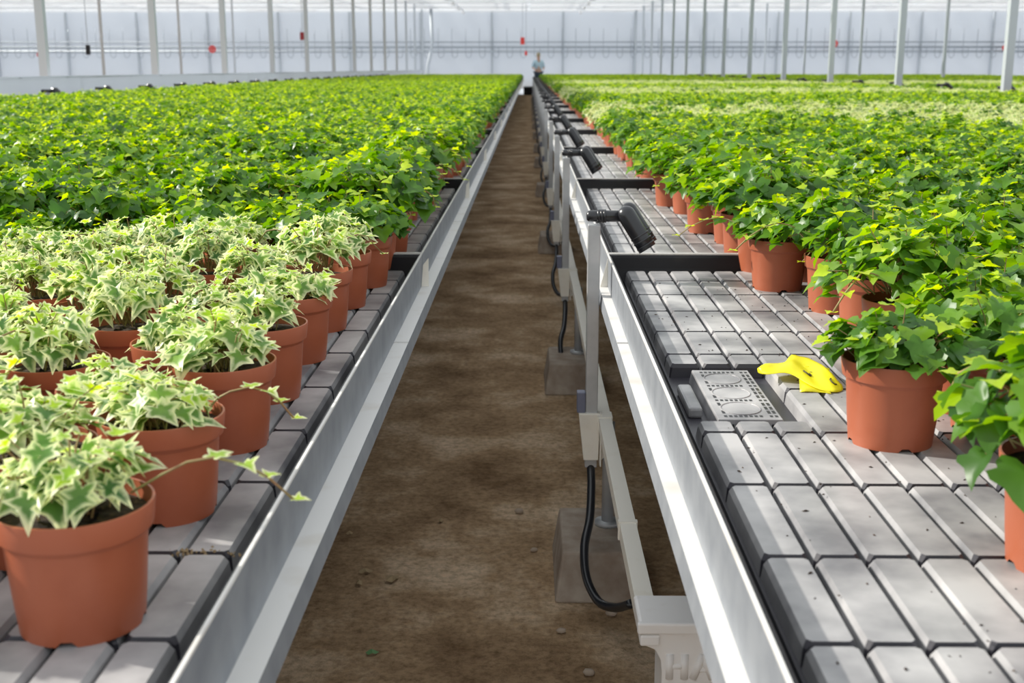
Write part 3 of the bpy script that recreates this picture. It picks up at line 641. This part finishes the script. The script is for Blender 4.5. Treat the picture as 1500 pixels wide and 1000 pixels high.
def plant(seed, kind, lod, n, Rr, top, ls, z0=.094, runners=0, droop=False):
    """returns leaves and stems; origin is the middle of the pot base"""
    rn = random.Random(seed); lv = MB(); st = MB(); up0 = Vector((0, 0, 1)); lv.attr = True
    lobes = [(rn.uniform(0, 6.28), rn.uniform(.75, 1.2)) for _ in range(5)]
    for i in range(n):
        az = rn.uniform(0, 2 * math.pi); q = math.sqrt(rn.random()); rr = q * Rr
        rr *= 1 + .16 * math.sin(az * 2 + lobes[0][0]) + .10 * math.sin(az * 3 + lobes[1][0])
        layer = rn.random() ** .55; dome = top * (1 - .60 * q * q) * (1 + .2 * math.sin(az * 2 + lobes[2][0]))
        z = z0 + .012 + dome * (.15 + .85 * layer) + rn.gauss(0, top * .09)
        if q > .7 and (lod or droop): z -= (.05 if lod else .03) * (q - .7) / .3 * rn.random()
        b = Vector((rr * math.cos(az), rr * math.sin(az), z)); a2 = az + rn.gauss(0, .7)
        young = (rn.random() < (.22 if kind == 'G' else .42)) and layer > .62
        if young: b.z += rn.uniform(0, .018) if kind == 'G' else rn.uniform(0, .024)
        s = ls * (rn.uniform(.5, .75) if young else rn.uniform(.75, 1.25))
        tilt = rn.gauss(-.05 - .38 * q, .28) + (.35 if young else 0)
        f = Vector((math.cos(a2) * math.cos(tilt), math.sin(a2) * math.cos(tilt), math.sin(tilt)))
        nrm = Vector((math.cos(az) * .35 * q + rn.gauss(0, .22), math.sin(az) * .35 * q + rn.gauss(0, .22), 1))
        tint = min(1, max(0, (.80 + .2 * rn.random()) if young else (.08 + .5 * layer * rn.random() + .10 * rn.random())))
        b -= f * s * .3
        if not lod and not (droop and math.hypot(b.x, b.y) > .078): b.z = max(b.z, .104 + .012 * rn.random() + max(0, -f.z) * s * .5)
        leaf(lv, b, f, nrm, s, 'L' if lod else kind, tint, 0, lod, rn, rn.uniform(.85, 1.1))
        if not lod and (i % 2 == 0):
            rt = Vector((b.x * .35 + rn.gauss(0, .008), b.y * .35 + rn.gauss(0, .008), z0)); md_ = rt.lerp(b, .6) + Vector((0, 0, .012))
            st.tube([rt, md_, b], [.0012, .0010, .0007], 3, cap=False)
    for r_ in range(runners):
        az = rn.uniform(0, 2 * math.pi); p0 = Vector((math.cos(az) * .045, math.sin(az) * .045, z0 + .015)); pts = [p0]; L_ = rn.uniform(.08, .15)
        for k in range(1, 7):
            t_ = k / 6; pts.append(p0 + Vector((math.cos(az) * L_ * t_, math.sin(az) * L_ * t_, .035 * math.sin(t_ * 2.6) - .03 * t_ * t_)) + Vector((rn.gauss(0, .003), rn.gauss(0, .003), 0)))
        st.tube(pts, .0012, 4)
        for k in (3, 4, 5, 6):
            a2 = az + (.9 if k % 2 else -.9) * (k < 6); leaf(lv, pts[k], Vector((math.cos(a2), math.sin(a2), .15)), up0, ls * (.95 - .08 * k), 'L' if lod else kind, .55 + .07 * k, 0, lod, rn)
    return lv, st
def pot_mesh(seg=72, notch=True):
    mb = MB(); prof = [(.0, .004), (.047, .004), (.0505, .0), (.0535, .030), (.0575, .080), (.0585, .0835), (.0622, .0845), (.0628, .087), (.0648, .1045), (.0645, .1065), (.0625, .1065), (.0605, .090), (.0585, .0805), (.056, .078)]
    vs = []; fs = []
    for j, (r, z) in enumerate(prof):
        for i in range(seg):
            zz = z
            if notch and j == 2 and (i % 18) in (0, 1, 2): zz = .0045
            vs.append((r * math.cos(2 * math.pi * i / seg), r * math.sin(2 * math.pi * i / seg), zz))
    for j in range(len(prof) - 1):
        for i in range(seg): i2 = (i + 1) % seg; fs.append((j * seg + i, j * seg + i2, (j + 1) * seg + i2, (j + 1) * seg + i))
    mb.add(vs, fs); return mb
def soil_mesh(seg=32):
    mb = MB(); rn = random.Random(2); vs = [(0, 0, .095)]; fs = []
    for r in (.02, .04, .0605):
        for i in range(seg): vs.append((r * math.cos(2 * math.pi * i / seg), r * math.sin(2 * math.pi * i / seg), .0925 + rn.uniform(-.002, .003) * (r < .05)))
    fs = [(0, 1 + i, 1 + (i + 1) % seg) for i in range(seg)]
    for j in range(2):
        for i in range(seg): i2 = (i + 1) % seg; a_ = 1 + j * seg; fs.append((a_ + i, a_ + i2 - 0, a_ + seg + i2, a_ + seg + i))
    mb.add(vs, fs); return mb
potm = pot_mesh().mesh('pot', M['pot'], True); potm.set_sharp_from_angle(angle=R(38)); soilm = soil_mesh().mesh('soil', M['soil'], True)
potl = pot_mesh(12, False); soll = MB(); soll.add([(.06 * math.cos(math.pi * i / 4), .06 * math.sin(math.pi * i / 4), .092) for i in range(8)], [tuple(range(8))])
near = {'G': [], 'V': []}; mid = {'G': [], 'C': []}
for k in range(7):
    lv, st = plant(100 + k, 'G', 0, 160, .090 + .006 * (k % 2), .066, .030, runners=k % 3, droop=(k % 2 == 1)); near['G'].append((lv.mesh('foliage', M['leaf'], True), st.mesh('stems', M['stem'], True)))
for k in range(9):
    lv, st = plant(200 + k, 'V', 0, 72, .057, .047, .028, runners=1 if k % 4 == 0 else 0); near['V'].append((lv.mesh('foliage', M['vleaf'], True), st.mesh('stems', M['stem'], True)))
def whole(seed, kd, n, Rr, top, ls, lm):
    lv, _ = plant(seed, kd, 1, n, Rr, top, ls); q = MB(); q.merge(lv); q.merge(potl, None, 1); q.merge(soll, None, 2); q.attr = True
    return q.mesh('potted_ivy', [lm, M['pot'], M['soil']], False)
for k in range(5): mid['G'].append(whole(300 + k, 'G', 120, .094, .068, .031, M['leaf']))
for k in range(4): mid['C'].append(whole(400 + k, 'V', 85, .080, .060, .036, M['cleaf']))

def add_near(kd, x, y, label, group, i, rz=None, sc=1.0):
    e = empty('potted_ivy' if kd == 'G' else 'potted_variegated_ivy', (x, y, ZT)); tag(e, label, 'potted plant', group)
    fm, sm2 = near[kd][i % len(near[kd])]
    link('pot', potm, e); link('soil', soilm, e); f = link('foliage', fm, e); s = link('stems', sm2, e)
    f['label'] = 'green lobed ivy leaves' if kd == 'G' else 'cream edged green ivy leaves'
    f.rotation_euler.z = s.rotation_euler.z = (i * 2.399 if rz is None else rz); f.scale = s.scale = (sc, sc, sc * random.uniform(.92, 1.15)); return e

rg = random.Random(11)
def jit(a=.006): return rg.uniform(-a, a)
DX, DY = .180, .1125
def row_no(y, y0): return int(round((y - y0) / DY))
Lg, Lv, Rg, Rc = [], [], [], []
FR = 52.0
# left bench grid
j = 0; y = .955
while y < FR:
    off = 0 if j % 2 == 0 else DX / 2
    x = -.372 - off if y < 2.5 else -.36 - off; c_ = 0
    while x > XL0 + .09:
        (Lv if y < 2.38 else Lg).append((x + jit(.009), y + jit(.01), j, c_, off > 0)); x -= DX + (.018 if y < 2.38 else 0); c_ += 1
    y += DY; j += 1
# right bench grid
j = 0; y = 1.60
while y < FR:
    off = 0 if j % 2 == 0 else DX / 2
    cream = (6.6 < y < 9.1) or (13.5 < y < 16.5) or (21 < y < 27)
    x = .52 + off + (.07 if y < 2.4 else 0); c_ = 0
    while x < 17.5:
        ok = not (5.62 < x < 6.40 or 11.7 < x < 12.3)
        u = px(x, y, ZT + .1)
        cr = cream or (6.2 < y < 6.9 and 1.9 < x < 6 and rg.random() < .6) or (9.1 < y < 9.9 and rg.random() < .35) or (16 < y < 18 and rg.random() < .4)
        if cream and rg.random() < .12: cr = False
        if 6.6 < y < 7.4 and x < 1.7: cr = False
        if ok and u and u[0] < 1500 + 420 * (2 / y if y < 8 else .25): (Rc if cr else Rg).append((x + jit(.012), y + jit(.012), j, c_, off > 0))
        x += DX; c_ += 1
    y += DY; j += 1

def inview(x, y):
    u = px(x, y, ZT + .11); return u and -90 < u[0] < 1590 and -60 < u[1] < 1100
# --- variegated plants of the near left bench
Lv.sort(key=lambda p: (p[2], p[3])); cnt = 0; rest_C = []
for k, (x, y, j, c_, o_) in enumerate(Lv):
    if y < 1.9 and x < -1.7: continue
    if x < -2.2: continue
    if j == 0 and c_ == 0: lab = 'nearest variegated ivy in a terracotta pot, at the lower left corner'
    elif j == 2 and c_ == 0: lab = 'variegated ivy in terracotta pot on the aisle edge, right behind the nearest pot'
    else: lab = 'variegated ivy pot, left bench, %s row from the front, %s from the aisle' % (ordinal(j + 1), ordinal(c_ + 1))
    if j == 0 and c_ == 0: x, y = -.374, .925
    if j == 1: x -= .02
    add_near('V', x, y, lab, 'variegated ivy pots on the left bench', k * 5 + j, sc=rg.uniform(.92, 1.08)); cnt += 1
# --- green individuals, nearest first, shared between both benches
extra = [(.503, 1.055, 'green ivy in terracotta pot at the right frame edge, nearest of the right bench'), (.452, 1.435, 'single green ivy in terracotta pot standing forward beside the yellow tag'), (.635, 1.30, 'green ivy in terracotta pot just right of the forward standing pot'),
         (.74, 1.16, 'green ivy in terracotta pot behind the pot at the right frame edge'), (.80, 1.36, 'green ivy in terracotta pot, outer right of the front group'), (.60, 1.49, 'green ivy in terracotta pot directly behind the forward standing pot')]
for k, (x, y, lab) in enumerate(extra): add_near('G', x, y, lab, 'green ivy pots on the right bench', (1, 6, 4, 1, 5, 3)[k], rz=(2.2, 0.7, 1, 2, 3, 4)[k], sc=(1.25, .95, 1.05, 1, 1, 1.05)[k])
cand = [('L',) + p for p in Lg if inview(p[0], p[1])] + [('R',) + p for p in Rg if inview(p[0], p[1])]
cand.sort(key=lambda p: math.hypot(p[1], p[2])); keep = cand[:300 - len(extra)]; keepset = set((p[1], p[2]) for p in keep)
for k, (sd, x, y, j, c_, o_) in enumerate(keep):
    dd = math.hypot(x, y)
    if sd == 'L': lab = 'green ivy pot, left bench, %s row behind the variegated, %s from aisle' % (ordinal(j - 12), ordinal(c_ + 1)); gp = 'green ivy pots on the left bench'
    else: lab = 'green ivy pot, right bench, %s row behind forward pot, %s from aisle' % (ordinal(j + 1), ordinal(c_ + 1)); gp = 'green ivy pots on the right bench'
    sc = rg.uniform(.9, 1.12)
    if c_ == 0 and sd == 'R': sc = rg.uniform(.95, 1.15)
    edge_far = c_ == 0 and dd > 2.7
    if edge_far: sc = rg.uniform(1.12, 1.32); x += rg.uniform(-.035, .02)
    if dd < 4.6 or c_ == 0: add_near('G', x, y, lab, gp, (1 + 2 * (k % 3)) if edge_far else k * 5 + j, rz=rg.uniform(0, 6.28), sc=sc)
    else:
        o = link('potted_ivy', mid['G'][k % 5]); o.location = (x, y, ZT); o.rotation_euler.z = rg.uniform(0, 6.28); o.scale = (sc, sc, 1); tag(o, lab, 'potted plant', gp)
candc = sorted([p for p in Rc if inview(p[0], p[1])], key=lambda p: math.hypot(p[0], p[1])); keepc = candc[:300 - cnt]; kc = set((p[0], p[1]) for p in keepc)
srcC = []
for k, (x, y, j, c_, o_) in enumerate(keepc):
    o = link('potted_variegated_ivy', mid['C'][k % 4]); o.location = (x, y, ZT); o.rotation_euler.z = rg.uniform(0, 6.28); sc = rg.uniform(.9, 1.15); o.scale = (sc, sc, 1)
    tag(o, 'pale cream ivy pot, right bench, %s row of the pale band, %s from aisle' % (ordinal(j - 41), ordinal(c_ + 1)), 'potted plant', 'pale ivy pots on the right bench')

# --- all the others: one object per crop, instanced on points from the potted plants above
def field(name, pts, meshes, label, cat='potted plants'):
    """points carry rotation, size and which of the plant shapes stands there"""
    srcs = []
    for m_ in meshes:
        o = next(o for o in COL.objects if o.data == m_ and not o.parent); srcs.append(o)
    me = bpy.data.meshes.new(name); me.from_pydata([(x, y, ZT) for x, y in pts], [], [])
    rn = random.Random(len(pts))
    for an, fn in (('rot', lambda: rn.uniform(0, 6.28)), ('scl', lambda: rn.uniform(.9, 1.2)), ('pick', lambda: float(rn.randrange(len(srcs))))):
        a_ = me.attributes.new(an, 'FLOAT', 'POINT'); a_.data.foreach_set('value', [fn() for _ in pts])
    ob = link(name, me); tag(ob, label, cat, kind='stuff')
    ng = bpy.data.node_groups.new(name, 'GeometryNodeTree'); ng.interface.new_socket('Geometry', in_out='INPUT', socket_type='NodeSocketGeometry'); ng.interface.new_socket('Geometry', in_out='OUTPUT', socket_type='NodeSocketGeometry')
    N = ng.nodes; L = ng.links; gi = N.new('NodeGroupInput'); go = N.new('NodeGroupOutput'); jn = N.new('GeometryNodeJoinGeometry')
    def na(n_): q = N.new('GeometryNodeInputNamedAttribute'); q.data_type = 'FLOAT'; q.inputs['Name'].default_value = n_; return q.outputs['Attribute']
    rot = N.new('ShaderNodeCombineXYZ'); L.new(na('rot'), rot.inputs[2]); pk = na('pick'); sl = na('scl')
    mp = N.new('GeometryNodeMeshToPoints'); mp.inputs['Radius'].default_value = .01; L.new(gi.outputs[0], mp.inputs[0])
    for k, s in enumerate(srcs):
        oi = N.new('GeometryNodeObjectInfo'); oi.inputs['Object'].default_value = s; oi.inputs['As Instance'].default_value = True; oi.transform_space = 'ORIGINAL'
        cmp = N.new('FunctionNodeCompare'); cmp.data_type = 'FLOAT'; cmp.operation = 'EQUAL'; cmp.inputs[12].default_value = .1 if False else 0
        L.new(pk, cmp.inputs[0]); cmp.inputs[1].default_value = float(k)
        for s_in in cmp.inputs:
            if s_in.name == 'Epsilon': s_in.default_value = .2
        ip = N.new('GeometryNodeInstanceOnPoints'); L.new(mp.outputs[0], ip.inputs['Points']); L.new(cmp.outputs[0], ip.inputs['Selection']); L.new(oi.outputs['Geometry'], ip.inputs['Instance'])
        L.new(rot.outputs[0], ip.inputs['Rotation']); L.new(sl, ip.inputs['Scale']); L.new(ip.outputs[0], jn.inputs[0])
    L.new(jn.outputs[0], go.inputs[0]); md = ob.modifiers.new('plants', 'NODES'); md.node_group = ng; return ob
field('ivy_field', [(p[0], p[1]) for p in Lg if (p[0], p[1]) not in keepset], mid['G'], 'dense green ivy pots filling the rest of the left bench to its far end')
field('ivy_field', [(p[0], p[1]) for p in Rg if (p[0], p[1]) not in keepset], mid['G'], 'dense green ivy pots filling the rest of the right benches to the far end')
field('pale_ivy_field', [(p[0], p[1]) for p in Rc if (p[0], p[1]) not in kc], mid['C'], 'pale cream ivy pots in the distant light bands of the right benches')

# ------------------------------------------------------------------ far worker
def person():
    e = empty('person', (.42, 55.2, 0), R(15)); tag(e, 'person in light blue shirt and dark trousers standing at the far end of the aisle', 'person')
    J = {'pel': (0, 0, .98, .14), 'che': (0, .01, 1.30, .165), 'nec': (0, 0, 1.52, .065), 'hea': (0, -.01, 1.60, .075), 'top': (0, 0, 1.74, .085),
         'shL': (.19, 0, 1.44, .06), 'elL': (.24, -.04, 1.17, .045), 'wrL': (.16, -.26, 1.10, .03), 'haL': (.14, -.34, 1.10, .035),
         'shR': (-.19, 0, 1.44, .06), 'elR': (-.27, -.02, 1.18, .045), 'wrR': (-.20, -.24, 1.08, .03), 'haR': (-.18, -.32, 1.08, .035),
         'hiL': (.09, 0, .92, .095), 'knL': (.11, -.01, .50, .062), 'anL': (.11, .02, .09, .042), 'toL': (.13, -.15, .04, .04),
         'hiR': (-.09, 0, .92, .095), 'knR': (-.11, -.01, .50, .062), 'anR': (-.11, .02, .09, .042), 'toR': (-.13, -.15, .04, .04)}
    E = [('pel', 'che'), ('che', 'nec'), ('nec', 'hea'), ('hea', 'top'), ('che', 'shL'), ('shL', 'elL'), ('elL', 'wrL'), ('wrL', 'haL'), ('che', 'shR'), ('shR', 'elR'), ('elR', 'wrR'), ('wrR', 'haR'),
         ('pel', 'hiL'), ('hiL', 'knL'), ('knL', 'anL'), ('anL', 'toL'), ('pel', 'hiR'), ('hiR', 'knR'), ('knR', 'anR'), ('anR', 'toR')]
    def skin(names, name, mt, grow=0):
        idx = [n_ for n_ in names]; me = bpy.data.meshes.new(name); me.from_pydata([J[n_][:3] for n_ in idx], [(idx.index(a_), idx.index(b_)) for a_, b_ in E if a_ in idx and b_ in idx], [])
        o = link(name, me, e); me.materials.append(M[mt]); md = o.modifiers.new('s', 'SKIN'); md.use_smooth_shade = True
        for i, n_ in enumerate(idx): v = me.skin_vertices[0].data[i]; v.radius = (J[n_][3] + grow,) * 2; v.use_root = (i == 0)
        s = o.modifiers.new('u', 'SUBSURF'); s.levels = s.render_levels = 2; return o
    skin(list(J), 'body', 'skin')
    skin(['che', 'pel', 'shL', 'elL', 'shR', 'elR'], 'shirt', 'shirt', .03)
    skin(['pel', 'hiL', 'knL', 'anL', 'hiR', 'knR', 'anR'], 'trousers', 'trouser', .022)
    a = MB(); a.tube([(0, .03, 1.66), (0, .02, 1.72), (0, .01, 1.80), (0, .01, 1.835)], [.085, .10, .08, .02], 14); a.build('hair', M['hair'], e, smooth=True)
person()
